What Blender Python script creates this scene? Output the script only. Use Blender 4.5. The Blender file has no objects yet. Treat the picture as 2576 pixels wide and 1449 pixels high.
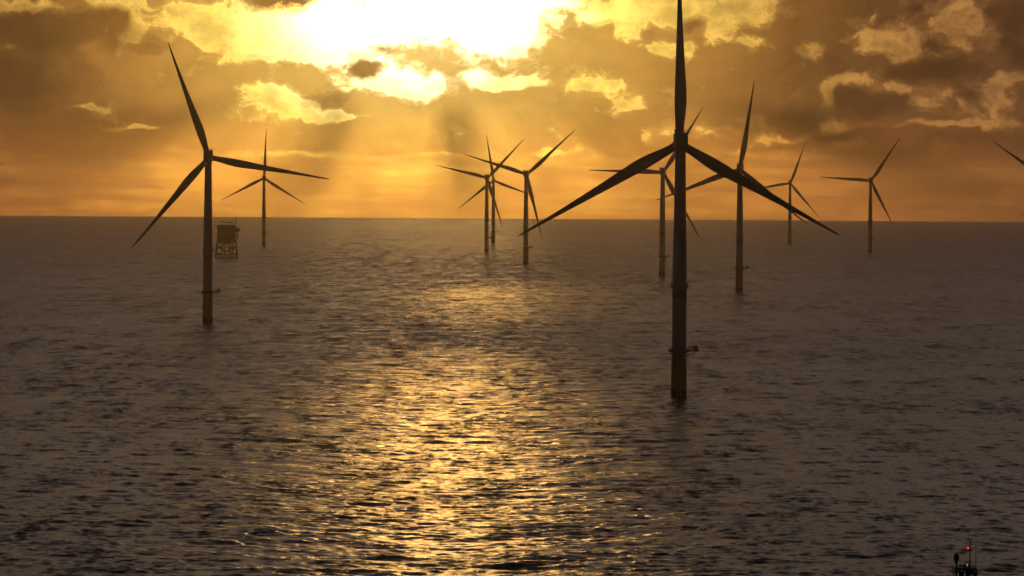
import bpy, bmesh, math, random
import numpy as np
from mathutils import Vector, Matrix

# ------------------------------------------------------------------ camera
FPX = 11592.0            # focal length in units of a 2576 px wide frame (162 mm equivalent)
CX, CY = 1288.0, 724.5
CAM_H = 92.5             # camera height above the water, m
R_SEA = 3.95e6           # radius of the curved sea surface
ROLL = math.atan(16.0 / 2576.0)
YH = 470.5               # row of the true horizontal at the middle of the frame

sc = bpy.context.scene
C = sc.collection
cd = bpy.data.cameras.new("camera")
cam = bpy.data.objects.new("camera", cd)
C.objects.link(cam)
cd.sensor_width = 36.0
cd.lens = 36.0 * FPX / 2576.0
cd.clip_start = 1.0
cd.clip_end = 120000.0
PITCH = math.atan((CY - YH) / FPX)
cam.matrix_world = (Matrix.Translation((0, 0, CAM_H)) @ Matrix.Rotation(math.pi / 2 - PITCH, 4, 'X')
                    @ Matrix.Rotation(ROLL, 4, 'Z'))
sc.camera = cam
CAM_M = cam.matrix_world.copy()

def az_of(x, y):
    """bearing of a point of the photograph"""
    d = CAM_M.to_3x3() @ Vector(((x - CX) / FPX, -(y - CY) / FPX, -1.0))
    return math.atan2(d.x, d.y), d.z / math.hypot(d.x, d.y)

# ------------------------------------------------------------------ sun
SUN_AZ = math.radians(-0.75)
SUN_EL = math.radians(7.5)
sl = bpy.data.lights.new("sun", 'SUN')
sl.energy = 0.031
sl.angle = math.radians(0.53)
sl.color = (1.0, 0.50, 0.115)
sun = bpy.data.objects.new("sun", sl)
C.objects.link(sun)
sd = Vector((math.sin(SUN_AZ) * math.cos(SUN_EL), math.cos(SUN_AZ) * math.cos(SUN_EL), math.sin(SUN_EL)))
sun.rotation_euler = sd.to_track_quat('Z', 'Y').to_euler()
sun.location = (0, -50, 400)

GLOW = 36.0
HAZE_DENS = 4.0e-5
HAZE_TOP = 215.0
HAZE_FAR = 29000.0

# ------------------------------------------------------------------ view
vs = sc.view_settings
vs.view_transform = 'Standard'
vs.look = 'None'
vs.exposure = 0.0
vs.gamma = 1.0
cy = sc.cycles
cy.use_denoising = True
try:
    cy.denoiser = 'OPENIMAGEDENOISE'
    cy.denoising_input_passes = 'RGB_ALBEDO_NORMAL'
except Exception:
    pass
cy.max_bounces = 4
cy.diffuse_bounces = 2
cy.glossy_bounces = 3
cy.transmission_bounces = 1
cy.volume_bounces = 0
cy.sample_clamp_indirect = 4.0
cy.caustics_reflective = False
cy.caustics_refractive = False

# ------------------------------------------------------------------ node helpers
class NT:
    def __init__(self, tree):
        self.t = tree
        self.n = tree.nodes
        self.l = tree.links
    def new(self, kind, **kw):
        nd = self.n.new(kind)
        for k, v in kw.items():
            setattr(nd, k, v)
        return nd
    def put(self, sock, v):
        if isinstance(v, bpy.types.NodeSocket):
            self.l.new(v, sock)
        elif isinstance(v, (int, float)) and hasattr(sock.default_value, '__len__'):
            sock.default_value = [v] * len(sock.default_value)
        else:
            if hasattr(v, '__len__') and len(v) == 3 and len(sock.default_value) == 4:
                v = (*v, 1.0)
            sock.default_value = v
    def m(self, op, a, b=None, c=None, clamp=False):
        nd = self.new('ShaderNodeMath', operation=op, use_clamp=clamp)
        self.put(nd.inputs[0], a)
        if b is not None: self.put(nd.inputs[1], b)
        if c is not None: self.put(nd.inputs[2], c)
        return nd.outputs[0]
    def v(self, op, a, b=None, s=None):
        nd = self.new('ShaderNodeVectorMath', operation=op)
        self.put(nd.inputs[0], a)
        if b is not None: self.put(nd.inputs[1], b)
        if s is not None: self.put(nd.inputs['Scale'], s)
        return nd.outputs['Value'] if op in ('LENGTH', 'DOT_PRODUCT', 'DISTANCE') else nd.outputs[0]
    def comb(self, x, y, z=0.0):
        nd = self.new('ShaderNodeCombineXYZ')
        self.put(nd.inputs[0], x); self.put(nd.inputs[1], y); self.put(nd.inputs[2], z)
        return nd.outputs[0]
    def sep(self, v):
        nd = self.new('ShaderNodeSeparateXYZ')
        self.put(nd.inputs[0], v)
        return nd.outputs
    def noise(self, vec, scale=1.0, detail=4.0, rough=0.5, dist=0.0, dims='3D', lac=2.0):
        nd = self.new('ShaderNodeTexNoise', noise_dimensions=dims)
        self.put(nd.inputs['Vector'], vec)
        nd.inputs['Scale'].default_value = scale
        nd.inputs['Detail'].default_value = detail
        nd.inputs['Roughness'].default_value = rough
        nd.inputs['Lacunarity'].default_value = lac
        nd.inputs['Distortion'].default_value = dist
        return nd.outputs
    def rng(self, v, a, b, c=0.0, d=1.0, kind='SMOOTHSTEP'):
        nd = self.new('ShaderNodeMapRange', interpolation_type=kind)
        self.put(nd.inputs[0], v)
        for i, q in enumerate((a, b, c, d)):
            self.put(nd.inputs[i + 1], q)
        return nd.outputs[0]
    def ramp(self, fac, stops, kind='LINEAR'):
        nd = self.new('ShaderNodeValToRGB')
        nd.color_ramp.interpolation = kind
        e = nd.color_ramp.elements
        while len(e) < len(stops): e.new(0.5)
        for i, (p, c) in enumerate(stops):
            e[i].position = p
            e[i].color = (*c, 1.0)
        self.put(nd.inputs[0], fac)
        return nd.outputs[0]
    def mix(self, f, a, b):
        nd = self.new('ShaderNodeMix', data_type='RGBA')
        self.put(nd.inputs[0], f); self.put(nd.inputs[6], a); self.put(nd.inputs[7], b)
        return nd.outputs[2]

def srgb(r, g, b, k=1.0):
    f = lambda c: ((c / 255.0 + 0.055) / 1.055) ** 2.4 if c > 10 else c / 255.0 / 12.92
    return (f(r) * k, f(g) * k, f(b) * k)

# ------------------------------------------------------------------ world: evening sky with broken cloud
world = bpy.data.worlds.new("World")
sc.world = world
world.use_nodes = True

# masses of cloud (+) and gaps (-): bearing and height given as u, v in arc units of 1/11592 rad,
# u to the right from 1288 straight ahead, v downwards from 470.5 at eye level
GAPS = [      # u, v, ru, rv, amount: openings in the deck
    (1010, 45, 250, 78, 1.15), (1270, 82, 84, 68, 1.25), (770, 72, 130, 50, 1.25), (585, 95, 100, 42, .95), (860, 130, 90, 40, .9),
    (470, 45, 100, 40, .7), (560, 40, 120, 30, .7), (690, 110, 80, 30, .9), (1010, 215, 95, 30, 1.5), (680, 245, 60, 38, 1.2), (745, 268, 50, 22, 1.0),
    (835, 292, 66, 9, 1.1), (1225, 205, 44, 17, 1.5), (1325, 210, 38, 13, 1.2), (1500, 212, 78, 26, 1.1),
    (1420, 6, 60, 12, 1.3), (1500, 38, 45, 16, .9), (1572, 62, 30, 48, 1.1), (1620, 12, 130, 26, 1.1), (1850, 18, 105, 42, 1.2),
    (1655, 45, 60, 20, .8), (1680, 125, 62, 24, .8), (1800, 80, 30, 30, .7), (1590, 262, 52, 24, .85), (1700, 335, 120, 20, .6), (1880, 105, 60, 16, .6),
    (1960, 350, 120, 14, .5), (2190, 110, 50, 36, .8), (2270, 105, 60, 50, .7), (2425, 55, 80, 70, .85), (2040, 120, 34, 20, .5),
    (2140, 205, 48, 18, 1.0), (2075, 245, 20, 40, 1.0), (2110, 318, 50, 14, 1.0), (2250, 225, 50, 16, .8), (2320, 262, 28, 34, .7),
    (2470, 250, 80, 60, .8), (2400, 312, 160, 11, .8), (2560, 200, 60, 20, .7), (2150, 365, 70, 18, .5), (1900, 385, 160, 14, .45),
    (30, 22, 130, 20, .8), (335, 82, 34, 26, 1.0), (265, 78, 40, 14, .7), (218, 268, 46, 7, .9), (355, 320, 56, 8, 1.0), (22, 112, 40, 11, .8), (300, 20, 100, 22, .7),
    (1100, 392, 150, 8, .45), (1400, 385, 80, 16, .7), (680, 385, 170, 8, .5), (1000, 430, 130, 12, .12), (620, 140, 70, 30, .6), (1290, 25, 100, 50, .9),
]
PUFFS = [     # darker nearer cloud in front of it
    (914, 174, 42, 25, 1.3), (946, 122, 42, 20, .75), (884, 138, 26, 15, .6), (1052, 112, 34, 14, .35), (715, 2, 100, 34, 1.3), (1180, 145, 60, 16, .5), (860, 95, 50, 16, .42), (1330, 130, 30, 30, .4), (1120, 30, 60, 12, .3),
    (820, 252, 70, 30, .8), (712, 160, 66, 28, .35), (250, 50, 78, 34, .9), (90, 75, 110, 46, .7), (300, 40, 30, 28, .6), (200, 95, 150, 30, .5), (30, 190, 120, 60, .6),
    (2370, 175, 95, 26, 1.2), (2440, 245, 42, 40, .8), (2190, 265, 105, 32, 1.2), (2110, 240, 34, 18, .7), (2275, 190, 70, 22, .7), (2540, 60, 42, 66, 1.0), (2570, 150, 40, 34, .9),
    (2300, 20, 26, 14, .8), (2345, 110, 60, 40, .7), (2230, 60, 60, 30, .5), (60, 60, 130, 40, .5), (380, 110, 90, 40, .4), (90, 190, 240, 80, .5), (20, 260, 160, 50, .3), (2480, 30, 26, 22, .7), (2070, 348, 46, 12, .7), (2020, 290, 70, 26, .5), (1735, 58, 52, 26, .75), (1650, 95, 36, 18, .4),
    (2440, 350, 260, 26, .6), (2560, 385, 140, 26, .6), (2050, 170, 110, 60, .5), (2400, 395, 180, 12, .3), (1860, 120, 40, 26, .3),
]

def build_sky():
    T = NT(world.node_tree)
    T.n.clear()
    tc = T.new('ShaderNodeTexCoord')
    d = T.v('NORMALIZE', tc.outputs['Generated'])
    x, y, z = T.sep(d)
    az = T.m('ARCTAN2', x, y)
    el = T.m('ARCSINE', z)
    u0 = T.m('MULTIPLY_ADD', az, FPX, 1288.0)
    v0 = T.m('MULTIPLY_ADD', el, -FPX, YH)
    p0 = T.comb(u0, v0)
    # ragged edges: the whole pattern is warped by two sizes of noise
    def warp(p, scale, amt, seed, detail=3.0):
        c = T.noise(T.v('ADD', p, (seed * 977.0, seed * 331.0, seed * 13.0)), scale, detail, 0.55)['Color']
        return T.v('ADD', p, T.v('MULTIPLY', T.v('SUBTRACT', c, (0.5, 0.5, 0.5)), (amt, amt * 0.75, 0.0)))
    p1 = warp(p0, 1 / 110.0, 62.0, 1, 2.0)
    p2 = warp(p1, 1 / 34.0, 34.0, 2, 3.0)
    p3 = warp(warp(p0, 1 / 70.0, 40.0, 9, 2.0), 1 / 22.0, 18.0, 4, 3.0)
    # cloud density
    def blobs(lst, p, sharp=1.0):
        tot = None
        for (bu, bv, ru, rv, am) in lst:
            bv = bv - 0.0062 * (bu - 1288)
            q = T.v('MULTIPLY', T.v('SUBTRACT', p, (bu, bv, 0.0)), (1.0 / ru, 1.0 / rv, 0.0))
            dd = T.v('DOT_PRODUCT', q, q)
            if sharp != 1.0: dd = T.m('POWER', dd, sharp)
            e = T.m('EXPONENT', T.m('MULTIPLY', dd, -0.9))
            tot = T.m('MULTIPLY', e, am) if tot is None else T.m('MULTIPLY_ADD', e, am, tot)
        return tot
    gaps = blobs(GAPS, p2)
    puffs = blobs(PUFFS, p3)
    f1 = T.noise(T.v('MULTIPLY', p1, (1.0, 1.35, 0.0)), 1 / 110.0, 7.0, 0.58)['Fac']
    f2 = T.noise(T.v('ADD', T.v('MULTIPLY', p2, (1.0, 1.5, 0.0)), (500, 90, 7)), 1 / 40.0, 6.0, 0.62)['Fac']
    f3 = T.noise(T.v('ADD', T.v('MULTIPLY', p2, (1.0, 1.2, 0.0)), (90, 1500, 3)), 1 / 60.0, 6.0, 0.62)['Fac']
    den = T.m('SUBTRACT', 0.55, gaps)
    den = T.m('MULTIPLY_ADD', T.m('SUBTRACT', f1, 0.5), 1.6, den)
    den = T.m('MULTIPLY_ADD', T.m('SUBTRACT', f2, 0.5), 1.5, den)
    # the low bands near the horizon: flat streaks
    st = T.noise(T.v('MULTIPLY', warp(p0, 1 / 60.0, 20.0, 5, 3.0), (1 / 300.0, 1 / 30.0, 0.0)), 1.0, 5.0, 0.6)['Fac']
    low = T.rng(v0, 335.0, 425.0)
    den_low = T.m('SUBTRACT', T.m('MULTIPLY_ADD', T.m('SUBTRACT', st, 0.50), 1.0, 0.26), T.m('MULTIPLY', gaps, .5))
    den = T.m('ADD', T.m('MULTIPLY', den, T.m('SUBTRACT', 1.0, low)), T.m('MULTIPLY', den_low, low))
    pden = T.m('MULTIPLY_ADD', T.m('SUBTRACT', f3, 0.5), 1.5, T.m('SUBTRACT', puffs, 0.32))
    # distance from the sun's place behind the cloud
    q = T.v('MULTIPLY', T.v('SUBTRACT', p0, (1030.0, 25.0, 0.0)), (1.0, 1.4, 0.0))
    r = T.v('LENGTH', q)
    rn = T.m('DIVIDE', r, 2000.0)
    bright = T.ramp(rn, [(0.0, (1.0, .82, .44)), (.11, (.92, .74, .36)), (.17, (.56, .41, .14)), (.24, (.37, .25, .046)), (.32, (.32, .20, .036)), (.42, (.275, .158, .029)),
                         (.52, (.220, .110, .023)), (.64, (.165, .076, .020)), (.8, (.113, .05, .015)), (1.0, (.067, .028, .010))])
    bright = T.v('SCALE', bright, s=T.m('ADD', T.m('MULTIPLY', T.rng(f3, 0.33, 0.67), 1.3), T.rng(rn, .3, .55, 2.3, 1.75)))
    dark = T.ramp(rn, [(0.0, (.98, .68, .22)), (.08, (.92, .60, .16)), (.15, (.76, .45, .095)), (.21, (.68, .38, .072)), (.28, (.58, .30, .055)), (.36, (.44, .205, .038)),
                       (.47, (.21, .090, .020)), (.58, (.135, .054, .015)), (.75, (.115, .046, .016)), (1.0, (.09, .040, .018))])
    dark = T.v('SCALE', dark, s=T.m('ADD', T.m('MULTIPLY', T.rng(f1, 0.25, 0.75), 0.28), 0.86))
    thick = T.m('ADD', T.m('MULTIPLY', T.rng(den, -0.30, 0.14), 0.66), T.m('MULTIPLY', T.rng(den, 0.02, 0.42), 0.34))
    rim = T.m('MULTIPLY', T.rng(den, -0.30, -0.06), T.m('SUBTRACT', 1.0, T.rng(den, -0.06, 0.12)))
    deep = T.m('MULTIPLY', T.rng(den, -.25, -.75), T.rng(rn, .28, .5, 0.0, .38))
    bright = T.v('SCALE', bright, s=T.m('SUBTRACT', 1.0, deep))
    col = T.mix(thick, bright, dark)
    col = T.v('ADD', col, T.v('SCALE', bright, s=T.m('MULTIPLY', rim, T.rng(rn, .2, .55, .34, .14))))
    # nearer, darker cloud
    pk = T.m('MULTIPLY', T.m('ADD', T.m('MULTIPLY', T.rng(pden, -0.02, 0.22), 0.45), T.m('MULTIPLY', T.rng(pden, 0.1, 0.7), 0.55)), T.m('SUBTRACT', 1.0, low))
    pc = T.v('MULTIPLY', dark, T.ramp(rn, [(0.0, (.42, .36, .34)), (.2, (.50, .45, .42)), (.4, (.62, .60, .62)), (.7, (.60, .60, .66))]))
    col = T.mix(pk, col, pc)
    lowc = T.ramp(rn, [(0.0, (.62, .52, .36)), (.32, (.66, .56, .38)), (.60, (1.0, .80, .48)), (.80, (.80, .65, .42)), (1.0, (.7, .55, .4))])
    col = T.v('MULTIPLY', col, T.mix(T.rng(v0, 250.0, 470.0), (1.0, 1.0, 1.0), T.v('SCALE', lowc, s=2.3)))
    # fans of light and shade under the cloud
    ang = T.m('ARCTAN2', T.m('SUBTRACT', u0, 1085.0), T.m('ADD', v0, 95.0))
    ray = T.noise(T.comb(T.m('MULTIPLY', ang, 3.6), T.m('MULTIPLY', r, 0.0006), 4.0), 1.0, 2.5, 0.5)['Fac']
    ray = T.m('MULTIPLY', T.m('SUBTRACT', ray, 0.5), 1.3)
    for (a0, w, k) in ((-.17, .16, .42), (-.52, .12, -.24), (.14, .12, -.26), (.46, .18, .26), (.8, .1, -.14), (1.17, .05, -.34), (1.03, .06, .14), (-.85, .12, .14), (-1.12, .08, -.14)):
        e = T.m('DIVIDE', T.m('SUBTRACT', ang, a0), w)
        ray = T.m('MULTIPLY_ADD', T.m('EXPONENT', T.m('MULTIPLY', T.m('MULTIPLY', e, e), -1.0)), k, ray)
    ray = T.m('MULTIPLY', ray, 1.25)
    rayk = T.m('MULTIPLY', T.rng(v0, 230.0, 320.0), T.m('SUBTRACT', 1.0, T.m('MULTIPLY', T.rng(v0, 440.0, 560.0), 0.7)))
    raym = T.m('MULTIPLY_ADD', ray, rayk, 1.0)
    col = T.v('SCALE', col, s=T.m('MAXIMUM', raym, 0.3))
    # clear air: the Nishita sky tints everything above the frame
    sky = T.new('ShaderNodeTexSky', sky_type='NISHITA')
    sky.sun_disc = False
    sky.sun_elevation = SUN_EL
    sky.sun_rotation = SUN_AZ
    sky.dust_density = 3.0
    sky_c = T.v('SCALE', sky.outputs[0], s=0.05)
    # high sky: mauve grey broken cloud, darker behind the camera
    hz = T.noise(T.v('MULTIPLY', d, (5.0, 5.0, 14.0)), 1.0, 5.0, 0.6)['Fac']
    hi = T.mix(T.rng(hz, 0.36, 0.66), (.020, .0185, .037), (.058, .051, .086))
    frontness = T.rng(y, -0.6, 0.9)
    hi = T.v('SCALE', hi, s=T.m('MULTIPLY_ADD', frontness, 0.82, 0.18))
    hi = T.v('ADD', T.v('SCALE', hi, s=0.8), T.v('SCALE', sky_c, s=0.08))
    hi = T.v('SCALE', hi, s=T.rng(z, .09, .5, 1.6, .38))
    up = T.rng(v0, -20.0, -420.0)
    side = T.rng(T.m('ABSOLUTE', T.m('SUBTRACT', u0, 1288.0)), 1450.0, 3000.0)
    col = T.mix(T.m('MAXIMUM', up, side), col, hi)
    # far air: what the haze between takes away is given by the bright band low over the sea
    elc = T.m('MAXIMUM', el, 0.0005)
    path = T.m('MINIMUM', T.m('DIVIDE', HAZE_TOP - CAM_H, elc), HAZE_FAR)
    tr = T.m('EXPONENT', T.m('MULTIPLY', path, -HAZE_DENS))
    near = T.m('SUBTRACT', 1.0, side)
    gain = T.m('ADD', 1.0, T.m('MULTIPLY', T.m('SUBTRACT', T.m('DIVIDE', 1.0, tr), 1.0), 0.62))
    col = T.v('SCALE', col, s=gain)
    # the sun's own light breaking through the hole in the cloud
    q2 = T.v('MULTIPLY', T.v('SUBTRACT', p0, (1090.0, 10.0, 0.0)), (1 / 230.0, 1 / 90.0, 0.0))
    core2 = T.m('EXPONENT', T.m('MULTIPLY', T.v('DOT_PRODUCT', q2, q2), -1.0))
    gate = T.m('SUBTRACT', 1.0, T.rng(den, -0.55, -0.1))
    col = T.v('ADD', col, T.v('SCALE', (1.0, .50, .12), s=T.m('MULTIPLY', T.m('MULTIPLY', core2, gate), GLOW)))
    bg = T.new('ShaderNodeBackground')
    T.put(bg.inputs[0], col)
    bg.inputs[1].default_value = 1.0
    out = T.new('ShaderNodeOutputWorld')
    T.l.new(bg.outputs[0], out.inputs[0])
build_sky()
world.cycles.sampling_method = 'MANUAL'
world.cycles.sample_map_resolution = 1024

# ------------------------------------------------------------------ materials
def mat(name):
    m = bpy.data.materials.new(name)
    m.use_nodes = True
    T = NT(m.node_tree)
    T.n.clear()
    out = T.new('ShaderNodeOutputMaterial')
    b = T.new('ShaderNodeBsdfPrincipled')
    T.l.new(b.outputs[0], out.inputs[0])
    return m, T, b, out

def paint(name, col, rough=0.5, dirt=0.25, scale=0.4, metal=0.0, streak=True):
    m, T, b, out = mat(name)
    oc = T.new('ShaderNodeTexCoord').outputs['Object']
    p = T.v('MULTIPLY', oc, (1.0, 1.0, 0.12)) if streak else oc
    n = T.noise(p, scale, 6.0, 0.6)['Fac']
    n2 = T.noise(oc, scale * 7, 3.0, 0.6)['Fac']
    f = T.m('MULTIPLY', T.rng(n, 0.42, 0.75), dirt)
    c = T.mix(f, col, (col[0] * .45, col[1] * .42, col[2] * .40))
    T.put(b.inputs['Base Color'], c)
    T.put(b.inputs['Roughness'], T.rng(n2, 0.2, 0.8, rough - 0.1, rough + 0.15, 'LINEAR'))
    b.inputs['Metallic'].default_value = metal
    return m

M = {}
M['white'] = paint('pale_grey_paint', (.26, .27, .285), .42, .35)
M['blade'] = paint('blade_coating', (.33, .34, .35), .38, .3, .25)
M['red'] = paint('red_band_paint', (.30, .025, .02), .5, .4)
M['dark'] = paint('dark_steel', (.06, .06, .065), .5, .4, 1.5)
M['steel'] = paint('galvanised_steel', (.30, .30, .31), .45, .4, 1.5, .6)
M['grey'] = paint('grey_cladding', (.055, .052, .05), .6, .5, .3)
M['yellow_plain'] = paint('yellow_rail_paint', (.55, .33, .03), .5, .3)
M['hull'] = paint('navy_hull_paint', (.03, .045, .09), .4, .4)
M['ship_white'] = paint('ship_white_paint', (.62, .62, .60), .45, .3)
M['black'] = paint('mast_black_paint', (.02, .02, .022), .5, .2, 3.0)
M['deck'] = paint('green_deck_paint', (.05, .12, .08), .7, .4, 2.0, streak=False)

def yellow_mat():
    m, T, b, out = mat('yellow_pile_paint')
    oc = T.new('ShaderNodeTexCoord').outputs['Object']
    z = T.sep(oc)[2]
    n = T.noise(T.v('MULTIPLY', oc, (1.0, 1.0, .15)), .6, 6.0, .6)['Fac']
    n2 = T.noise(oc, .9, 5.0, .65)['Fac']
    c = T.mix(T.m('MULTIPLY', T.rng(n, .45, .75), .5), (.50, .27, .02), (.22, .11, .02))
    wet = T.rng(T.m('ADD', z, T.m('MULTIPLY', n2, 3.0)), 5.6, 4.0)     # marine growth at the waterline
    c = T.mix(wet, c, (.018, .020, .012))
    T.put(b.inputs['Base Color'], c)
    T.put(b.inputs['Roughness'], T.rng(wet, 0, 1, .5, .8, 'LINEAR'))
    return m
M['yellow'] = yellow_mat()

M['jacket'] = paint('weathered_jacket_paint', (.16, .085, .02), .7, .6)

def lamp_mat(name, col, s):
    m, T, b, out = mat(name)
    b.inputs['Base Color'].default_value = (*col, 1)
    b.inputs['Emission Color'].default_value = (*col, 1)
    b.inputs['Emission Strength'].default_value = s
    return m
M['red_lamp'] = lamp_mat('red_lamp_glass', (1.0, .012, .01), 4.0)
M['pale_lamp'] = lamp_mat('pale_lamp_glass', (1.0, .75, .68), .35)

def water_mat():
    m, T, b, out = mat('sea_water')
    pos = T.new('ShaderNodeNewGeometry').outputs['Position']
    px, py, pz = T.sep(pos)
    def height(dx, dy):
        p = T.comb(T.m('ADD', px, dx), T.m('ADD', py, dy), 0.0)
        a = T.noise(T.v('MULTIPLY', p, (.45, .75, 0)), 1.0, 4.0, .62, dims='2D')['Fac']
        return a
    e = 0.12
    h0, h1, h2 = height(0, 0), height(e, 0), height(0, e)
    K = 0.28
    sx = T.m('MULTIPLY', T.m('SUBTRACT', h0, h1), K / e)
    sy = T.m('MULTIPLY', T.m('SUBTRACT', h0, h2), K / e)
    # gusts: patches of rougher and calmer water
    g = T.noise(T.v('MULTIPLY', pos, (1 / 90.0, 1 / 160.0, 0)), 1.0, 4.0, .6, dims='2D')['Fac']
    g2 = T.noise(T.v('MULTIPLY', pos, (1 / 260.0, 1 / 700.0, 0)), 1.0, 3.0, .6, dims='2D')['Fac']
    gk = T.m('MULTIPLY', T.rng(g, .35, .65, .62, 1.3), T.rng(g2, .35, .65, .75, 1.2))
    # larger facets of the chop, several sizes
    for (lx, ly, ax, ay, sd) in ((1.6, 3.5, .035, .18, 11.0), (4.0, 11.0, .03, .20, 37.0), (9.0, 40.0, .025, .20, 71.0), (20.0, 150.0, .02, .17, 93.0)):
        c = T.sep(T.noise(T.v('ADD', T.v('MULTIPLY', pos, (1 / lx, 1 / ly, 0)), (sd, sd, 0)), 1.0, 2.0, .5, dims='2D')['Color'])
        sx = T.m('MULTIPLY_ADD', T.m('SUBTRACT', c[0], .5), ax * 2.4, sx)
        sy = T.m('MULTIPLY_ADD', T.m('SUBTRACT', c[1], .5), ay * 2.4, sy)
    sl = T.comb(T.m('MULTIPLY', sx, gk), T.m('MULTIPLY', sy, gk), 0.0)
    nrm = T.v('NORMALIZE', T.v('ADD', T.new('ShaderNodeNewGeometry').outputs['Normal'], sl))
    T.put(b.inputs['Normal'], nrm)
    b.inputs['Base Color'].default_value = (.012, .013, .014, 1)
    b.inputs['Roughness'].default_value = .22
    b.inputs['IOR'].default_value = 1.333
    return m
M['water'] = water_mat()

# ------------------------------------------------------------------ the sea
def wave_tile(n, size, lo, hi, slope, seed, wind=-90.0, spread=1.6):
    """a periodic patch of random waves with wavelengths lo..hi and the given rms slope"""
    rng = np.random.default_rng(seed)
    k = np.fft.fftfreq(n, d=size / n) * 2 * np.pi
    kx, ky = np.meshgrid(k, k, indexing='xy')
    kk = np.hypot(kx, ky) + 1e-9
    L = 2 * np.pi / kk
    th = np.arctan2(ky, kx) - math.radians(wind)
    amp = kk ** -2.0 * np.abs(np.cos(th)) ** spread
    amp *= (L > lo) & (L < hi)
    ph = rng.normal(size=(n, n)) + 1j * rng.normal(size=(n, n))
    spec = amp * ph
    h = np.real(np.fft.ifft2(spec))
    gx = np.real(np.fft.ifft2(1j * kx * spec)); gy = np.real(np.fft.ifft2(1j * ky * spec))
    rms = math.sqrt(float(np.mean(gx ** 2 + gy ** 2)))
    return (h * (slope / rms)).astype(np.float32)

def tile_at(h, size, x, y):
    n = h.shape[0]
    fx = (x / size * n) % n; fy = (y / size * n) % n
    ix = fx.astype(np.int64); iy = fy.astype(np.int64)
    tx = (fx - ix).astype(np.float32); ty = (fy - iy).astype(np.float32)
    ix %= n; iy %= n
    jx = (ix + 1) % n; jy = (iy + 1) % n
    return ((h[iy, ix] * (1 - tx) + h[iy, jx] * tx) * (1 - ty) + (h[jy, ix] * (1 - tx) + h[jy, jx] * tx) * ty)

def build_sea():
    # rings of points: fine where waves can be told apart, coarse elsewhere
    r = [20.0]
    while r[-1] < 950: r.append(r[-1] * 1.12)
    r[-1] = 950.0
    while r[-1] < 28500:
        r.append(r[-1] + max(0.9, 0.00085 * r[-1]) * (1.0 if r[-1] < 12000 else 6.0))
    r = np.array(r)
    dr = np.gradient(r)
    half = 0.20
    a = np.linspace(-half, half, 1000)
    rest = np.linspace(half, 2 * math.pi - half, 74)[1:-1]
    a = np.concatenate([a, rest])
    da = np.gradient(a); da[999] = a[999] - a[998]; da[1000] = .08
    na, nr = len(a), len(r)
    A, R = np.meshgrid(a, r, indexing='xy')
    X = (np.sin(A) * R); Y = (np.cos(A) * R)
    step = np.maximum(dr[:, None], np.abs(da)[None, :] * R)
    Z = np.zeros_like(X)
    bands = [  # n, size, lo, hi, slope, seed, spread
        (512, 911.0, 34.0, 100.0, .016, 3, 1.6), (512, 613.0, 14.0, 34.0, .040, 5, 1.2),
        (512, 357.0, 6.0, 14.0, .070, 7, 1.2), (512, 191.0, 3.0, 6.0, .105, 11, .9), (512, 113.0, 1.7, 3.0, .10, 13, 0.7)]
    for i, (n, size, lo, hi, slope, seed, spr) in enumerate(bands):
        t = wave_tile(n, size, lo, hi, slope, seed, -84.0 + 4 * i, spr)
        w = np.clip((lo / step - 1.5) / 1.3, 0, 1)
        if w.max() <= 0: continue
        c, s = math.cos(.13 * i), math.sin(.13 * i)
        sel = w > 0
        Z[sel] += (tile_at(t, size, (X * c - Y * s)[sel], (X * s + Y * c)[sel]) * w[sel])
    Z -= (X ** 2 + Y ** 2) / (2 * R_SEA)
    n0 = na * nr
    co = np.empty((n0 + 1, 3), dtype=np.float32)
    co[:n0, 0] = X.ravel(); co[:n0, 1] = Y.ravel(); co[:n0, 2] = Z.ravel()
    co[n0] = (0, 0, 0)
    i = np.arange(nr - 1)[:, None] * na
    j = np.arange(na)[None, :]
    jn = (j + 1) % na
    quads = np.stack([i + j, i + na + j, i + na + jn, i + jn], axis=-1).reshape(-1, 4)[:, ::-1]
    # winding: facing up
    tri = np.stack([np.full(na, n0), j.ravel(), jn.ravel()], axis=-1)[:, ::-1]
    me = bpy.data.meshes.new('sea')
    nq, ntri = len(quads), len(tri)
    me.vertices.add(n0 + 1)
    me.vertices.foreach_set('co', co.ravel())
    me.loops.add(nq * 4 + ntri * 3)
    me.loops.foreach_set('vertex_index', np.concatenate([quads.ravel(), tri.ravel()]).astype(np.int32))
    me.polygons.add(nq + ntri)
    st = np.concatenate([np.arange(nq) * 4, nq * 4 + np.arange(ntri) * 3]).astype(np.int32)
    me.polygons.foreach_set('loop_start', st)
    me.polygons.foreach_set('use_smooth', np.ones(nq + ntri, dtype=bool))
    me.update(calc_edges=True)
    me.materials.append(M['water'])
    o = bpy.data.objects.new('sea', me)
    C.objects.link(o)
    o['kind'] = 'structure'
    # make sure it faces up
    if me.polygons[nq // 2].normal.z < 0:
        me.flip_normals()
    return o
build_sea()

# ------------------------------------------------------------------ mesh helpers
def obj(name, bm, material, parent=None, smooth=True, mw=None):
    bmesh.ops.recalc_face_normals(bm, faces=bm.faces)
    me = bpy.data.meshes.new(name)
    bm.to_mesh(me); bm.free()
    me.materials.append(material)
    if smooth:
        me.polygons.foreach_set('use_smooth', [True] * len(me.polygons))
        try:
            me.set_sharp_from_angle(angle=math.radians(35))
        except Exception:
            pass
    o = bpy.data.objects.new(name, me)
    C.objects.link(o)
    if parent: o.parent = parent
    if mw is not None: o.matrix_local = mw
    return o

def thing(name, label, cat, loc, rz=0.0, group=None):
    o = bpy.data.objects.new(name, None)
    C.objects.link(o)
    o.empty_display_size = 3.0
    o.location = loc
    o.rotation_euler = (0, 0, rz)
    o['label'] = label; o['category'] = cat
    if group: o['group'] = group
    return o

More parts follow.
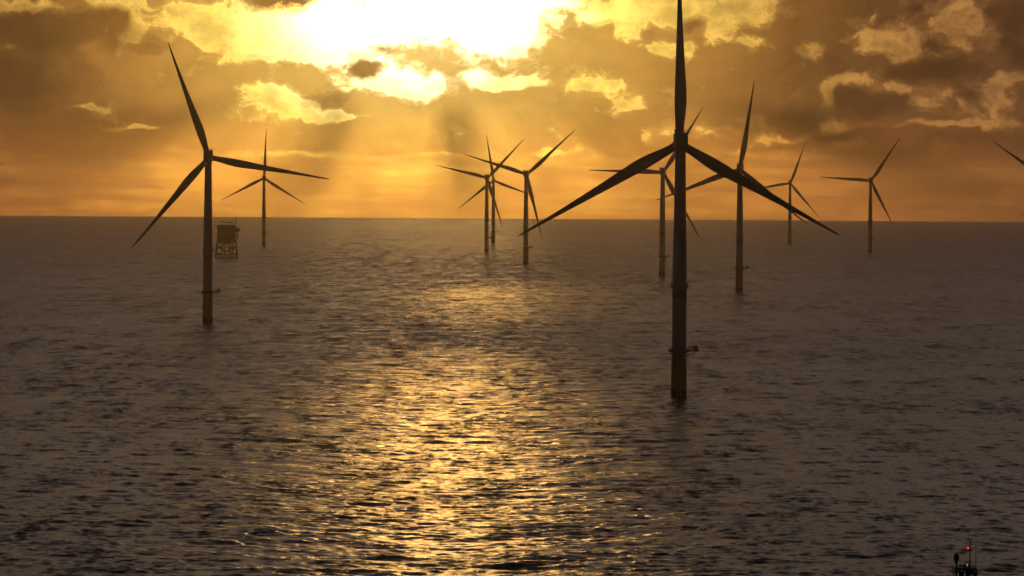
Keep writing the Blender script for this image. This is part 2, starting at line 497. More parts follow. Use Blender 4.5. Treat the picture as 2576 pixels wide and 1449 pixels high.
def loft(bm, rings, cap=True):
    vr = [[bm.verts.new(p) for p in ring] for ring in rings]
    n = len(vr[0])
    for a, b in zip(vr[:-1], vr[1:]):
        for k in range(n):
            bm.faces.new((a[k], a[(k + 1) % n], b[(k + 1) % n], b[k]))
    if cap:
        bm.faces.new(vr[0][::-1]); bm.faces.new(vr[-1])

def lathe(bm, prof, n=32, c=(0, 0, 0)):
    loft(bm, [[(c[0] + r * math.cos(2 * math.pi * k / n), c[1] + r * math.sin(2 * math.pi * k / n), c[2] + z)
               for k in range(n)] for z, r in prof])

def tube(bm, a, b, r, n=8, r2=None):
    a, b = Vector(a), Vector(b)
    r2 = r if r2 is None else r2
    q = (b - a).to_track_quat('Z', 'Y')
    X, Y = q @ Vector((1, 0, 0)), q @ Vector((0, 1, 0))
    loft(bm, [[p + X * rr * math.cos(2 * math.pi * k / n) + Y * rr * math.sin(2 * math.pi * k / n) for k in range(n)]
              for p, rr in ((a, r), (b, r2))])

def box(bm, c, s, ch=0.0):
    x, y, z = s[0] / 2, s[1] / 2, s[2] / 2
    if ch <= 0:
        ring = [(-x, -y), (x, -y), (x, y), (-x, y)]
    else:
        ring = [(-x + ch, -y), (x - ch, -y), (x, -y + ch), (x, y - ch), (x - ch, y), (-x + ch, y), (-x, y - ch), (-x, -y + ch)]
    loft(bm, [[(c[0] + p[0], c[1] + p[1], c[2] + zz) for p in ring] for zz in (-z, z)])

def ring_tube(bm, c, R, r, n=28, m=6, a0=0.0, a1=2 * math.pi):
    full = abs(a1 - a0 - 2 * math.pi) < 1e-4
    vr = []
    for k in range(n + (0 if full else 1)):
        a = a0 + (a1 - a0) * k / n
        vr.append([bm.verts.new((c[0] + (R + r * math.cos(2 * math.pi * j / m)) * math.cos(a),
                                 c[1] + (R + r * math.cos(2 * math.pi * j / m)) * math.sin(a),
                                 c[2] + r * math.sin(2 * math.pi * j / m))) for j in range(m)])
    cnt = len(vr) if full else len(vr) - 1
    for k in range(cnt):
        a, b = vr[k], vr[(k + 1) % len(vr)]
        for j in range(m):
            bm.faces.new((a[j], b[j], b[(j + 1) % m], a[(j + 1) % m]))

# ------------------------------------------------------------------ wind turbine
HUB_Z, R_BLADE = 112.5, 83.5
OVER = 6.6          # rotor plane ahead of the tower axis, on the far side from the camera
TILT = math.radians(5.0)

def blade_bm():
    bm = bmesh.new()
    st = [  # radius, chord, thickness ratio, x of leading edge, twist deg, sweep to +x
        (1.6, 3.7, 1.0, -1.85, 14, 0), (4.0, 3.7, 1.0, -1.85, 14, 0), (7.0, 3.95, .86, -1.92, 13, 0), (10.5, 4.55, .66, -2.08, 12, 0),
        (14.5, 5.2, .46, -2.22, 10.5, 0), (18.5, 5.55, .36, -2.30, 9, 0), (22.5, 5.45, .31, -2.22, 7.5, 0), (28, 4.95, .28, -2.05, 6, 0),
        (34, 4.35, .26, -1.86, 5, 0), (40, 3.8, .24, -1.66, 4, 0), (47, 3.2, .22, -1.42, 3, 0), (54, 2.62, .21, -1.18, 2, 0),
        (61, 2.08, .20, -.95, 1.2, 0), (68, 1.62, .19, -.74, .6, 0), (74, 1.25, .18, -.57, .2, 0), (79, .95, .18, -.42, 0, 0),
        (82, .66, .18, -.28, 0, 0), (83.2, .36, .2, -.14, 0, 0), (83.5, .10, .3, -.03, 0, 0)]
    n = 22
    rings = []
    for (r, c, t, le, tw, sw) in st:
        ring = []
        a = math.radians(tw)
        ro = max(0.0, min(1.0, (t - .3) / .6))
        for k in range(n):
            th = 2 * math.pi * k / n
            xc = (1 - math.cos(th)) / 2
            yc = math.sin(th) / 2
            air = 2.2 * (0.2969 * math.sqrt(xc + 1e-6) - .126 * xc - .3516 * xc ** 2 + .2843 * xc ** 3 - .1036 * xc ** 4) * (1 if yc >= 0 else -1) * 2.25
            yy = (yc * ro + air * .5 * (1 - ro)) * t * c
            px, py = le + xc * c, yy
            bend = 4.2 * (r / R_BLADE) ** 2
            X = px * math.cos(a) - py * math.sin(a)
            Y = px * math.sin(a) + py * math.cos(a) + bend
            ring.append((X, Y, r))
        rings.append(ring)
    loft(bm, rings)
    return bm

def turbine_proto():
    t = thing('wind_turbine', '', 'wind turbine', (0, 0, 0))
    # monopile / transition piece
    bm = bmesh.new()
    lathe(bm, [(-8, 3.55), (3.0, 3.55), (3.4, 3.52), (17.8, 3.3), (18.0, 3.42), (18.5, 3.42), (18.7, 3.28), (20.6, 3.25)], 40)
    tp = obj('transition_piece', bm, M['yellow'], t)
    bm = bmesh.new()                    # boat landing: two fender tubes and a ladder
    for s in (-1, 1):
        tube(bm, (3.35 + 1.3, s * .9, -3), (3.35 + 1.3, s * .9, 13.5), .2)
        for z in (1.5, 7, 13.2):
            tube(bm, (3.1, s * .9, z + .5), (4.65, s * .9, z), .13)
        tube(bm, (3.95, s * .28, -2), (3.95, s * .28, 19.5), .06, 6)
    for k in range(44):
        tube(bm, (3.95, -.28, -1 + k * .46), (3.95, .28, -1 + k * .46), .035, 5)
    bmesh.ops.rotate(bm, verts=bm.verts, cent=(0, 0, 0), matrix=Matrix.Rotation(-math.pi / 2, 3, 'Z'))
    obj('boat_landing', bm, M['yellow_plain'], tp)
    # platform
    bm = bmesh.new()
    lathe(bm, [(19.7, 3.28), (20.3, 4.4), (20.45, 4.75), (21.25, 4.8), (21.25, 4.55), (20.95, 4.5), (20.95, 3.0)], 36)
    box(bm, (6.2, -.3, 20.7), (5.2, 4.6, .55))
    for k in range(12):
        a = 2 * math.pi * k / 12
        tube(bm, (3.2 * math.cos(a), 3.2 * math.sin(a), 18.9), (4.6 * math.cos(a), 4.6 * math.sin(a), 20.6), .11, 6)
    for s in (-1.6, 1.0):
        tube(bm, (3.1, s, 17.8), (7.6, s, 20.6), .16, 6)
    pf = obj('platform', bm, M['dark'], t)
    bm = bmesh.new()
    for z in (21.5, 22.1):
        ring_tube(bm, (0, 0, z), 4.65, .05, 36, 5, .55, 2 * math.pi - .6)
        pts = [(3.9, 2.0, z), (8.75, 2.0, z), (8.75, -2.55, z), (3.9, -2.55, z)]
        for a, b in zip(pts[:-1], pts[1:]): tube(bm, a, b, .08, 5)
    for k in range(16):
        a = .55 + (2 * math.pi - 1.15) * k / 15
        tube(bm, (4.65 * math.cos(a), 4.65 * math.sin(a), 20.9), (4.65 * math.cos(a), 4.65 * math.sin(a), 22.1), .05, 5)
    for x in (5.2, 6.4, 7.6, 8.75):
        for y in (2.0, -2.55): tube(bm, (x, y, 20.9), (x, y, 22.1), .05, 5)
    obj('railing', bm, M['yellow_plain'], pf)
    bm = bmesh.new()                    # davit crane and a cabinet on the platform
    tube(bm, (7.9, -1.6, 20.9), (7.9, -1.6, 23.1), .26)
    tube(bm, (7.9, -1.6, 22.9), (5.0, -1.9, 22.5), .2)
    obj('davit_crane', bm, M['yellow_plain'], pf)
    bm = bmesh.new()
    box(bm, (7.5, .9, 21.68), (1.9, 1.3, 1.4), .1)
    obj('cabinet', bm, M['steel'], pf)
    # tower
    bm = bmesh.new()
    lathe(bm, [(20.9, 3.22), (44.0, 3.2)], 40)
    lathe(bm, [(47.6, 3.18), (60, 3.12), (60.02, 3.17), (60.25, 3.17), (60.3, 3.12), (84, 2.68), (84.02, 2.73), (84.25, 2.73),
               (84.3, 2.67), (106, 2.36), (108.9, 2.32)], 40)
    tw = obj('tower', bm, M['white'], t)
    bm = bmesh.new()
    lathe(bm, [(44.0, 3.22), (47.6, 3.20)], 40)
    obj('red_band', bm, M['red'], tw)
    for s in (-1, 1):
        bm = bmesh.new()
        box(bm, (s * 3.45, 0, 49.5), (.9, .8, 1.5), .1)
        tube(bm, (s * 3.5, 0, 50.2), (s * 3.5, 0, 50.9), .2)
        obj('tower_light', bm, M['dark'], tw)
    # nacelle (points away from the camera); rotated about the tower later
    bm = bmesh.new()
    prof = [(-7.6, 2.2, -1.6, 3.9), (-7.2, 2.75, -2.3, 4.7), (-6.0, 2.95, -2.7, 5.0), (0, 3.05, -3.0, 5.1), (3.2, 3.0, -2.9, 4.4), (4.4, 2.5, -2.4, 3.0)]
    rings = []
    for (yy, w, z0, z1) in prof:
        c = .8
        rings.append([(x, yy, HUB_Z + z) for x, z in ((-w + c * 1.4, z0), (w - c * 1.4, z0), (w, z0 + c * 1.8), (w, z1 - c * .6), (w - c * .6, z1),
                                                     (-w + c * .6, z1), (-w, z1 - c * .6), (-w, z0 + c * 1.8))])
    loft(bm, rings)
    lathe(bm, [(HUB_Z - 3.9, 2.5), (HUB_Z - 2.6, 2.65)], 32)
    nc = obj('nacelle', bm, M['white'], t)
    bm = bmesh.new()                    # hoist deck with railing on the rear roof
    z = HUB_Z + 5.25
    box(bm, (0, -4.2, z), (5.8, 6.4, .2))
    for zz in (z + .6, z + 1.1):
        for a, b in (((-2.9, -7.4), (2.9, -7.4)), ((2.9, -7.4), (2.9, -1.0)), ((-2.9, -7.4), (-2.9, -1.0)), ((-2.9, -1.0), (2.9, -1.0))):
            tube(bm, (a[0], a[1], zz), (b[0], b[1], zz), .05, 5)
    for xx in (-2.9, -1.45, 0, 1.45, 2.9):
        tube(bm, (xx, -7.4, z), (xx, -7.4, z + 1.1), .05, 5); tube(bm, (xx, -1.0, z), (xx, -1.0, z + 1.1), .05, 5)
    for yy in (-5.8, -4.2, -2.6):
        for s in (-2.9, 2.9): tube(bm, (s, yy, z), (s, yy, z + 1.1), .05, 5)
    obj('hoist_deck', bm, M['steel'], nc)
    for s in (-1, 1):                   # wind sensors on out-riggers
        bm = bmesh.new()
        tube(bm, (s * 2.6, -1.6, HUB_Z + 4.6), (s * 4.6, -1.6, HUB_Z + 4.9), .06, 5)
        tube(bm, (s * 4.6, -1.6, HUB_Z + 4.7), (s * 4.6, -1.6, HUB_Z + 5.5), .07, 5)
        tube(bm, (s * 4.1, -1.6, HUB_Z + 5.5), (s * 5.1, -1.6, HUB_Z + 5.5), .07, 5)
        obj('wind_sensor', bm, M['dark'], nc)
    # hub with spinner and three blade collars
    bm = bmesh.new()
    prof = [(-2.3, 2.3), (-1.6, 2.75), (0, 2.9), (1.4, 2.6), (2.6, 1.8), (3.3, .9), (3.5, .15)]
    n = 28
    loft(bm, [[(r * math.cos(2 * math.pi * k / n), yy, r * math.sin(2 * math.pi * k / n)) for k in range(n)] for yy, r in prof])
    for k in range(3):
        a = 2 * math.pi * k / 3
        dx, dz = math.sin(a), math.cos(a)
        tube(bm, (dx * 1.2, 0, dz * 1.2), (dx * 3.1, 0, dz * 3.1), 2.05, 24, 2.02)
    hub = obj('hub', bm, M['white'], t)
    bl = [obj('blade', blade_bm(), M['blade'], t)]
    for k in (1, 2):
        c = bl[0].copy(); C.objects.link(c); c.parent = t; bl.append(c)
    return t

PROTO = turbine_proto()
GROUP = 'offshore wind turbines of the same farm'

def copy_tree(o, parent=None):
    c = o.copy(); C.objects.link(c); c.parent = parent
    for ch in list(o.children): copy_tree(ch, c)
    return c

# foot x, foot y, hub y, [tips], size (px per m), yaw of the rotor in degrees, label
TUR = [
    (1707.5, 998, 362, (1709, 362), [(1297, 598), (2115, 590)], 5.65, 4.0, 'largest and nearest wind turbine with one blade pointing straight up out of the picture'),
    (522, 815, 397.6, (525.0, 397.6), [(427, 107), (831, 456), (335, 628)], 3.67, -4.0, 'second nearest wind turbine, dark and alone on the left beside the substation platform'),
    (663.4, 612, 450, (664.5, 450), [(669.5, 325), (768, 515), (556, 504)], 1.475, 0.0, 'small hazy wind turbine behind the right blade of the large left turbine'),
    (1223.7, 629.4, 446, (1225, 446), [(1094.8, 414.4), (1320, 350), (1265.2, 574.4)], 1.62, -8.0, 'hazy wind turbine overlapping a fainter one in the middle, the nearer of that close pair'),
    (1240.6, 610.7, 457, (1241.8, 457), [(1224.5, 339.7), (1152.4, 527.7), (1350.8, 497.1)], 1.39, 0.0, 'faintest wind turbine, its tower just right of a nearer one in the middle'),
    (1322.3, 661.8, 434.9, (1324.4, 434.9), [(1163.3, 385.6), (1450.1, 323.4), (1361.2, 597.7)], 1.99, -8.0, 'hazy wind turbine crossed at its tower by the left blade tip of the nearest turbine'),
    (1665.6, 689.9, 428.5, (1668.5, 428.5), [(1476.7, 424.1), (1771, 265), (1762.1, 598.4)], 2.29, -6.0, 'hazy wind turbine just left of the nearest tower, one blade level to the left'),
    (1859.6, 725.8, 416.7, (1862, 416.7), [(1898, 192), (1647, 499.3), (2038, 563)], 2.70, 3.0, 'mid distance wind turbine seen behind the right blade of the nearest, top blade almost upright'),
    (1986.5, 611.3, 462.4, (1987.9, 462.4), [(2027, 360), (1878.2, 481), (2059, 548)], 1.32, -5.0, 'small faint wind turbine behind the right blade tip of the nearest turbine'),
    (2188.7, 632.6, 455.7, (2190.4, 455.7), [(2264.9, 347), (2059.8, 446.5), (2248, 573.8)], 1.575, -6.0, 'brown wind turbine standing alone in the open towards the right edge'),
    (2625, 662, 459, (2627, 459), [(2497, 366)], 1.93, -4.0, 'wind turbine cut off by the right edge, one long blade pointing up left showing'),
    (2655, 634, 451, (2660, 451), [(2567, 541)], 1.56, -4.0, 'wind turbine past the right edge, only a blade tip just above the horizon showing'),
    (-112, 612, 437, (-110, 437), [(16.2, 406.2)], 1.56, 2.0, 'wind turbine beyond the left edge, only a short blade tip showing'),
]

def place_turbines():
    for i, (fx, fy, hy, hub, tips, s, yaw, label) in enumerate(TUR):
        t = PROTO if i == 0 else copy_tree(PROTO)
        az, _ = az_of(fx, fy)
        d = FPX / s
        t.location = (math.sin(az) * d, math.cos(az) * d, -d * d / (2 * R_SEA))
        t.rotation_euler = (0, 0, -az)          # the platform's arm points right as seen from the camera
        t['label'] = label
        t['group'] = GROUP
        # blade angle, clockwise from up, averaged over the three blades
        acc = complex(0, 0)
        for (x, y) in tips:
            a = math.atan2(x - hub[0], -(y - hub[1])) + ROLL * -1.0
            acc += complex(math.cos(3 * a), math.sin(3 * a))
        ph = math.atan2(acc.imag, acc.real) / 3
        Y = Matrix.Rotation(math.radians(yaw), 4, 'Z')
        hubm = Y @ Matrix.Translation((0, OVER, HUB_Z + .3)) @ Matrix.Rotation(TILT, 4, 'X')
        k = 0
        for ch in t.children:
            n = ch.name.split('.')[0]
            if n == 'nacelle':
                ch.matrix_local = Y
            elif n == 'hub':
                ch.matrix_local = hubm @ Matrix.Rotation(ph, 4, 'Y')
            elif n == 'blade':
                ch.matrix_local = hubm @ Matrix.Rotation(ph + k * 2 * math.pi / 3, 4, 'Y')
                k += 1
place_turbines()

# ------------------------------------------------------------------ substation platform
def substation():
    s = 1.84
    d = FPX / s
    az, _ = az_of(570, 645)
    t = thing('substation_platform', 'boxy offshore substation platform on a yellow jacket beside the large left turbine', 'platform',
              (math.sin(az) * d, math.cos(az) * d, -d * d / (2 * R_SEA)), -az)
    # jacket
    bm = bmesh.new()
    legs = []
    for sx in (-1, 1):
        for sy in (-1, 1):
            legs.append(((sx * 15.5, sy * 11.5, -6), (sx * 11.8, sy * 8.6, 25)))
    for a, b in legs: tube(bm, a, b, 1.5, 14, 1.35)
    def P(i, z):
        a, b = Vector(legs[i][0]), Vector(legs[i][1])
        return a.lerp(b, (z + 6) / 31)
    for i, j in ((0, 2), (1, 3), (0, 1), (2, 3)):
        tube(bm, P(i, 3), P(j, 3), .8, 8); tube(bm, P(i, 22), P(j, 22), .8, 8); tube(bm, P(i, 12.5), P(j, 12.5), .75, 8)
        tube(bm, P(i, 3), P(j, 12.5), .7, 8); tube(bm, P(j, 12.5), P(i, 22), .7, 8)
        tube(bm, P(j, 3), P(i, 12.5), .7, 8); tube(bm, P(i, 12.5), P(j, 22), .7, 8)
    for x in (-5.5, -2.2, 4.5, 8.0):
        tube(bm, (x, -7, -5), (x, -7, 25), .8 if x < 0 else 1.1, 8)
    obj('jacket', bm, M['jacket'], t)
    bm = bmesh.new()
    for sx in (-1, 1):
        tube(bm, (sx * 17.2, -9, -3), (sx * 16.4, -9, 14), .3, 8)
        tube(bm, (sx * 17.2, -6.5, -3), (sx * 16.4, -6.5, 14), .3, 8)
        for z in (2, 8, 13.5): tube(bm, (sx * 14.5, -9, z), (sx * 16.9, -9, z), .22, 6); tube(bm, (sx * 14.5, -6.5, z), (sx * 16.9, -6.5, z), .22, 6)
    obj('boat_landing', bm, M['yellow_plain'], t)
    # topside
    bm = bmesh.new()
    box(bm, (.5, 0, 21.8), (23, 17, 5.6))
    obj('cable_deck', bm, M['grey'], t)
    bm = bmesh.new()
    box(bm, (.5, 0, 24.9), (31, 23, .6))
    box(bm, (-.5, 0, 28.0), (25.8, 20, 5.6), .4)
    box(bm, (.8, 0, 31.1), (27.5, 22, .5))
    box(bm, (-.8, 0, 37.4), (24.2, 19, 12.1), .4)
    lathe(bm, [(25.2, 1.2), (30.9, 1.2)], 16, (14.5, -6, 0))
    ts = obj('topside', bm, M['grey'], t)
    bm = bmesh.new()
    for k in range(6):
        for z in (27.5, 34.5, 39.5):
            box(bm, (-10.5 + k * 4.1, -9.62 if z > 31 else -10.12, z), (2.6, .2, 2.4))
    obj('louvre', bm, M['dark'], ts)
    bm = bmesh.new()
    for (x0, x1, y0, z) in ((-15, 16, -11.5, 25.2), (-13, 14.5, -11, 31.4)):
        for h in (.6, 1.15):
            tube(bm, (x0, y0, z + h), (x1, y0, z + h), .08, 5)
            tube(bm, (x1, y0, z + h), (x1, -y0, z + h), .08, 5); tube(bm, (x0, y0, z + h), (x0, -y0, z + h), .08, 5)
        for k in range(14):
            x = x0 + (x1 - x0) * k / 13
            tube(bm, (x, y0, z), (x, y0, z + 1.15), .08, 5)
    obj('railing', bm, M['yellow_plain'], ts)
    bm = bmesh.new()
    box(bm, (14.0, 0, 36.2), (7.4, 12, 5.8), .3)
    box(bm, (11.4, 0, 40.2), (3.4, 9, 2.2), .3)
    obj('control_room', bm, M['grey'], t)
    bm = bmesh.new()
    box(bm, (-12.6, 0, 43.3), (10.8, 15, .5), 2.0)
    for y in (-5, 5):
        tube(bm, (-16.8, y, 43.1), (-12.4, y, 38.5), .28, 6)
    obj('helideck', bm, M['dark'], t)
    bm = bmesh.new()                    # portal crane on the roof
    for x in (-7.4, 7.0):
        for y in (-4, 4): tube(bm, (x, y, 43.4), (x + (.6 if x < 0 else .5), y * .6, 47.2), .38, 6)
    for y in (-2.4, 2.4): box(bm, (0, y, 47.0), (16.8, 1.2, 1.3))
    box(bm, (-5.6, 0, 47.7), (2.2, 3.5, 1.0))
    obj('roof_crane', bm, M['dark'], t)
    bm = bmesh.new()
    for a in range(3):
        th = 2 * math.pi * a / 3
        tube(bm, (12.2 + .7 * math.cos(th), .7 * math.sin(th), 39.1), (12.2 + .35 * math.cos(th), .35 * math.sin(th), 53.5), .26, 5)
    for k in range(12):
        z = 39.6 + k * 1.15
        r = .7 - .35 * (z - 39.1) / 14.4
        for a in range(3):
            t0, t1 = 2 * math.pi * a / 3, 2 * math.pi * (a + 1) / 3
            tube(bm, (12.2 + r * math.cos(t0), r * math.sin(t0), z), (12.2 + r * math.cos(t1), r * math.sin(t1), z + .9), .06, 4)
    tube(bm, (12.2, 0, 53), (12.2, 0, 56.5), .25, 5)
    obj('radio_mast', bm, M['dark'], t)
substation()

# ------------------------------------------------------------------ service vessel, only its mast head reaches into the picture
def vessel():
    s = 14.7
    d = FPX / s
    az, _ = az_of(2439.8, 1440)
    t = thing('service_vessel', 'dark ship mast head with red lamp and radome in the bottom right corner', 'vessel',
              (math.sin(az) * d, math.cos(az) * d, 0), -az)
    L = Matrix.Rotation(0, 4, 'Z')
    bm = bmesh.new()                    # hull, bow to the left
    rings = []
    for (x, w, zt, wb) in ((-36, .4, 9.5, .1), (-33, 2.6, 9.2, .8), (-27, 5.4, 8.7, 3.4), (-18, 7.2, 8.2, 6.0), (-5, 7.8, 7.6, 7.2), (22, 7.8, 6.2, 7.3), (36, 7.4, 6.0, 6.4)):
        rings.append([(x, -wb, -3.5), (x, -w * .97, .5), (x, -w, zt), (x, w, zt), (x, w * .97, .5), (x, wb, -3.5)])
    loft(bm, rings)
    obj('hull', bm, M['hull'], t)
    bm = bmesh.new()
    box(bm, (-14, 0, 11.4), (24, 14, 6.8), .8)
    box(bm, (-12, 0, 16.4), (18, 13, 3.2), .8)
    box(bm, (-8, 0, 19.6), (12, 12.5, 3.2), .8)
    box(bm, (-3, 0, 8.4), (66, 14.6, .3), 1.5)
    obj('superstructure', bm, M['ship_white'], t)
    bm = bmesh.new()
    box(bm, (-8, -6.35, 19.9), (10, .2, 1.2)); box(bm, (-14.1, 0, 19.9), (.2, 10, 1.2))
    obj('bridge_window', bm, M['dark'], t)
    def X(px): return (px - 1100) * .00819
    def Z(py): return 26.4 + (1449 - py) * .00819
    bm = bmesh.new()                    # lattice cage of the mast
    for x, y, r in ((X(820), -.9, .15), (X(1232), -.9, .16), (X(900), .9, .12), (X(1180), .9, .12)):
        tube(bm, (x, y, 21.0), (x, y, Z(1262)), r, 8)
    for z in (Z(1262), Z(1345), 25.0, 23.4):
        for a, b in (((X(820), -.9), (X(1232), -.9)), ((X(900), .9), (X(1180), .9)), ((X(820), -.9), (X(900), .9)), ((X(1232), -.9), (X(1180), .9))):
            tube(bm, (a[0], a[1], z), (b[0], b[1], z), .10, 6)
    for za, zb in ((Z(1262), Z(1345)), (Z(1345), 25.0), (25.0, 23.4), (23.4, 21.2)):
        tube(bm, (X(830), -.9, zb), (X(1060), -.9, za), .06, 6); tube(bm, (X(1225), -.9, zb), (X(1060), -.9, za), .06, 6)
        tube(bm, (X(900), .9, zb), (X(1180), .9, za), .05, 6)
    box(bm, (X(1068), 0, 24.6), (1.0, .9, 7.0), .15)
    box(bm, (X(1040), 0, Z(1285)), (3.3, 2.0, .12))
    box(bm, (X(890), -.9, Z(1392)), (.3, .3, .75)); box(bm, (X(945), -.9, Z(1400)), (.22, .3, .65))
    box(bm, (X(1150), .2, Z(1330)), (.55, .9, .9), .08); box(bm, (X(925), .2, Z(1420)), (.9, .8, 1.0), .08)
    box(bm, (X(1215), -.2, Z(1420)), (.5, .7, 1.3), .08); box(bm, (X(1040), -.3, Z(1262)), (3.4, .5, .28), .05)
    box(bm, (X(1000), .3, 24.0), (2.6, 1.4, 3.6), .15)
    cage = obj('mast_cage', bm, M['black'], t)
    bm = bmesh.new()                    # horn and lamp brackets at the cage sides
    for cx in (X(765), X(1243)):
        n = 18
        for k in range(n):
            a, b = 2 * math.pi * k / n, 2 * math.pi * (k + 1) / n
            tube(bm, (cx + .24 * math.cos(a), -1.0, Z(1335) + .3 * math.sin(a)), (cx + .24 * math.cos(b), -1.0, Z(1335) + .3 * math.sin(b)), .08, 6)
        tube(bm, (cx, -1.0, 23.5), (cx, -1.0, Z(1370)), .1, 6)
    tube(bm, (X(1270), -1, Z(1370)), (X(1305), -1, Z(1370)), .05, 5); tube(bm, (X(1302), -1, Z(1375)), (X(1302), -1, Z(1320)), .05, 5)
    obj('ring_bracket', bm, M['black'], cage)
    bm = bmesh.new()                    # radome on its post
    lathe(bm, [(Z(1449) - 4, .15), (Z(1150), .15)], 12, (X(822), -1.0, 0))
    zc = Z(1035)
    prof = [(Z(1165), .17), (Z(1120), .24), (Z(1085), .38), (Z(1040), .49), (Z(1000), .49), (Z(970), .40), (Z(948), .24), (Z(938), .10), (Z(925), .07), (Z(895), .07)]
    lathe(bm, prof, 24, (X(820), -1.0, 0))
    obj('radome', bm, M['black'], t)
    bm = bmesh.new()                    # pole mast
    tube(bm, (0, 0, 27.5), (0, 0, Z(935)), .14, 10, .12)
    obj('pole', bm, M['ship_white'], t)
    bm = bmesh.new()
    tube(bm, (0, 0, Z(935)), (.03, 0, Z(690)), .09, 8, .07)
    box(bm, (X(1085), 0, Z(880)), (.55, .3, .22)); box(bm, (X(1100), 0, Z(688)), (.34, .2, .1))
    tube(bm, (X(1040), 0, Z(870)), (X(1120), 0, Z(870)), .05, 6)
    for k in range(8):
        a, b = math.pi * k / 8 - .3, math.pi * (k + 1) / 8 - .3
        tube(bm, (-.02 + .13 * math.cos(a), 0, Z(655) + .17 * math.sin(a)), (-.02 + .13 * math.cos(b), 0, Z(655) + .17 * math.sin(b)), .025, 5)
    tube(bm, (.1, 0, Z(690)), (.1, 0, Z(645)), .03, 5)
    obj('pole_head', bm, M['black'], t)
    bm = bmesh.new()
    bmesh.ops.create_icosphere(bm, subdivisions=2, radius=.15, matrix=Matrix.Translation((X(1055), -.15, Z(838))))
    obj('red_lamp', bm, M['red_lamp'], t)
    bm = bmesh.new()
    tube(bm, (X(1045), -.3, Z(1205)), (X(1045), -.3, Z(1165)), .09, 10)
    obj('pale_lamp', bm, M['pale_lamp'], t)
    bm = bmesh.new()                    # radar scanner
    box(bm, (X(950), -.2, Z(1200)), (1.35, .28, .24), .05)
    tube(bm, (X(1000), -.2, Z(1280)), (X(1000), -.2, Z(1210)), .17, 10)
    tube(bm, (X(1075), -.2, Z(1270)), (X(1075), -.2, Z(1165)), .13, 10)
    obj('radar_scanner', bm, M['black'], t)
    bm = bmesh.new()                    # whip aerial
    tube(bm, (X(1224), -.4, 25), (X(1224), -.4, Z(1225)), .12, 8)
    tube(bm, (X(1224), -.4, Z(1225)), (X(1224), -.4, Z(760)), .07, 6, .045)
    tube(bm, (X(1224), -.4, Z(760)), (X(1222), -.4, Z(480)), .028, 5, .015)
    obj('whip_aerial', bm, M['black'], t)
    bm = bmesh.new()
    tube(bm, (10, 3.5, 8), (10, 3.5, 17), 1.1, 16, .95); tube(bm, (10, -3.5, 8), (10, -3.5, 17), 1.1, 16, .95)
    obj('funnel', bm, M['hull'], t)
vessel()

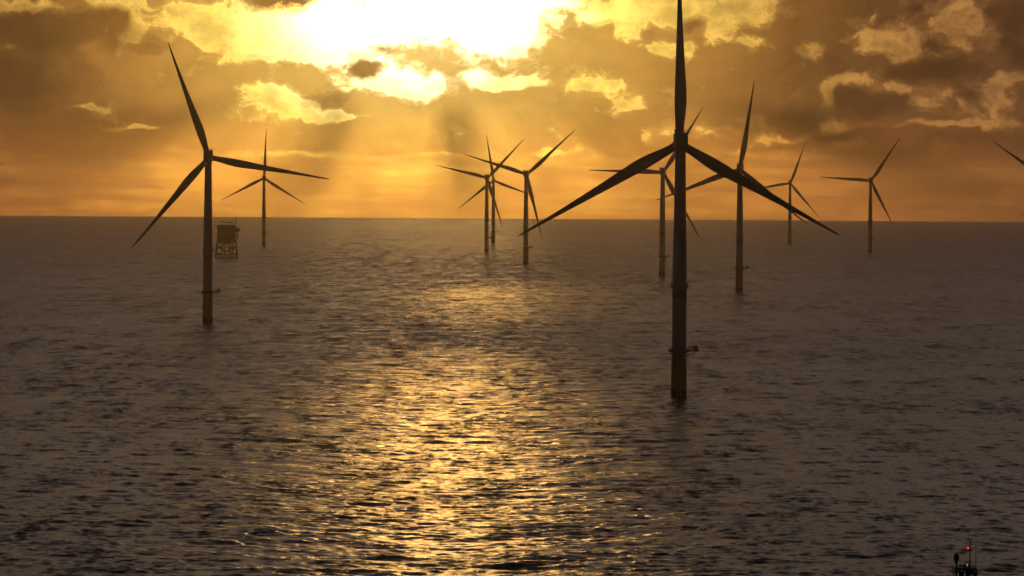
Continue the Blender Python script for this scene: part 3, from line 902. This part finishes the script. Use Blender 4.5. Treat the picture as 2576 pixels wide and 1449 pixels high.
# ------------------------------------------------------------------ unseen cloud deck, added above the picture to shade the far sea
def shade_cloud_deck():
    H = 2500.0
    tn = math.tan(SUN_EL)
    n = 256
    rng = np.random.default_rng(21)
    X = np.linspace(-9000, 9000, 150)
    D = np.linspace(-600 + H / tn, 27500 + H / tn, 320)
    def field(size, lo, hi, seed, pw):
        rg = np.random.default_rng(seed)
        k = np.fft.fftfreq(n, d=size / n)
        kx, ky = np.meshgrid(k, k)
        kk = np.hypot(kx, ky) + 1e-12
        sp = kk ** pw * ((1 / kk < hi) & (1 / kk > lo)) * (rg.normal(size=(n, n)) + 1j * rg.normal(size=(n, n)))
        f = np.real(np.fft.ifft2(sp))
        return (f / f.std()).astype(np.float32)
    f = field(26000.0, 350.0, 9000.0, 5, -1.7)
    XX, DD = np.meshgrid(X, D, indexing='xy')
    t = tile_at(f, 26000.0, XX * 1.6, DD)
    r = DD - H / tn
    bias = np.interp(r, [-600, -300, 300, 800, 1500, 2300, 3200, 4300, 5500, 27500], [-2, 2.0, 1.0, -4.0, -3.2, -1.4, -.3, .8, 2.2, 2.4])  # near band added to keep sun off the haze before the camera
    corr = np.exp(-((XX + 80) / 750.0) ** 2)          # thinner along the line below the sun
    t = t + bias - corr * np.clip((r - 3000) / 3000, 0, 1) * .2
    t = np.where(r > 4800, np.maximum(t, .25), t)
    edge = np.minimum(1, np.minimum((9000 - np.abs(XX)) / 1500, (27500 - r) / 2500))
    t = np.where(edge < 1, t - (1 - edge) * 4, t)
    ok = t > 0
    idx = -np.ones(t.shape, int)
    quad_ok = ok[:-1, :-1] & ok[1:, :-1] & ok[1:, 1:] & ok[:-1, 1:]
    used = np.zeros(t.shape, bool)
    used[:-1, :-1] |= quad_ok; used[1:, :-1] |= quad_ok; used[1:, 1:] |= quad_ok; used[:-1, 1:] |= quad_ok
    idx[used] = np.arange(used.sum())
    m = int(used.sum())
    tt = np.minimum(t[used], 2.5)
    low = np.stack([XX[used], DD[used], H - 40 * tt], -1)
    top = np.stack([XX[used], DD[used], H + 20 + 130 * tt], -1)
    q = np.stack([idx[:-1, :-1], idx[:-1, 1:], idx[1:, 1:], idx[1:, :-1]], -1)[quad_ok]
    faces = [tuple(a[::-1]) for a in q.tolist()] + [tuple(v + m for v in a) for a in q.tolist()]
    cnt = {}
    for a in q.tolist():
        for i in range(4):
            e = (a[i], a[(i + 1) % 4])
            if (e[1], e[0]) in cnt: del cnt[(e[1], e[0])]
            else: cnt[e] = 1
    faces += [(a, b, b + m, a + m) for a, b in cnt]
    me = bpy.data.meshes.new('shade_cloud_deck')
    me.from_pydata(np.concatenate([low, top]).tolist(), [], faces)
    me.polygons.foreach_set('use_smooth', [True] * len(me.polygons))
    mt, T, b, out = mat('shade_cloud_grey')
    oc = T.new('ShaderNodeTexCoord').outputs['Object']
    nn = T.noise(oc, 1 / 900.0, 5.0, .6)['Fac']
    T.put(b.inputs['Base Color'], T.mix(nn, (.70, .68, .68), (.9, .89, .88)))
    b.inputs['Roughness'].default_value = 1.0
    me.materials.append(mt)
    o = bpy.data.objects.new('shade_cloud_deck', me)
    C.objects.link(o)
    o['kind'] = 'stuff'
    o['label'] = 'added grey cloud deck out of view, shaped to shade the far sea'
shade_cloud_deck()

# ------------------------------------------------------------------ haze
def haze():
    bm = bmesh.new()
    box(bm, (0, 0, (HAZE_TOP - 115.0) / 2), (2 * HAZE_FAR, 2 * HAZE_FAR, HAZE_TOP + 115.0))
    m = bpy.data.materials.new('sea_haze')
    m.use_nodes = True
    T = NT(m.node_tree)
    T.n.clear()
    out = T.new('ShaderNodeOutputMaterial')
    v = T.new('ShaderNodeVolumePrincipled')
    v.inputs['Color'].default_value = (.98, .84, .66, 1)
    v.inputs['Density'].default_value = HAZE_DENS
    v.inputs['Anisotropy'].default_value = .92
    T.l.new(v.outputs[0], out.inputs['Volume'])
    o = obj('haze', bm, m, smooth=False)
    o['kind'] = 'stuff'
    o['label'] = 'warm evening haze over the whole sea'
    o.display_type = 'BOUNDS'
haze()
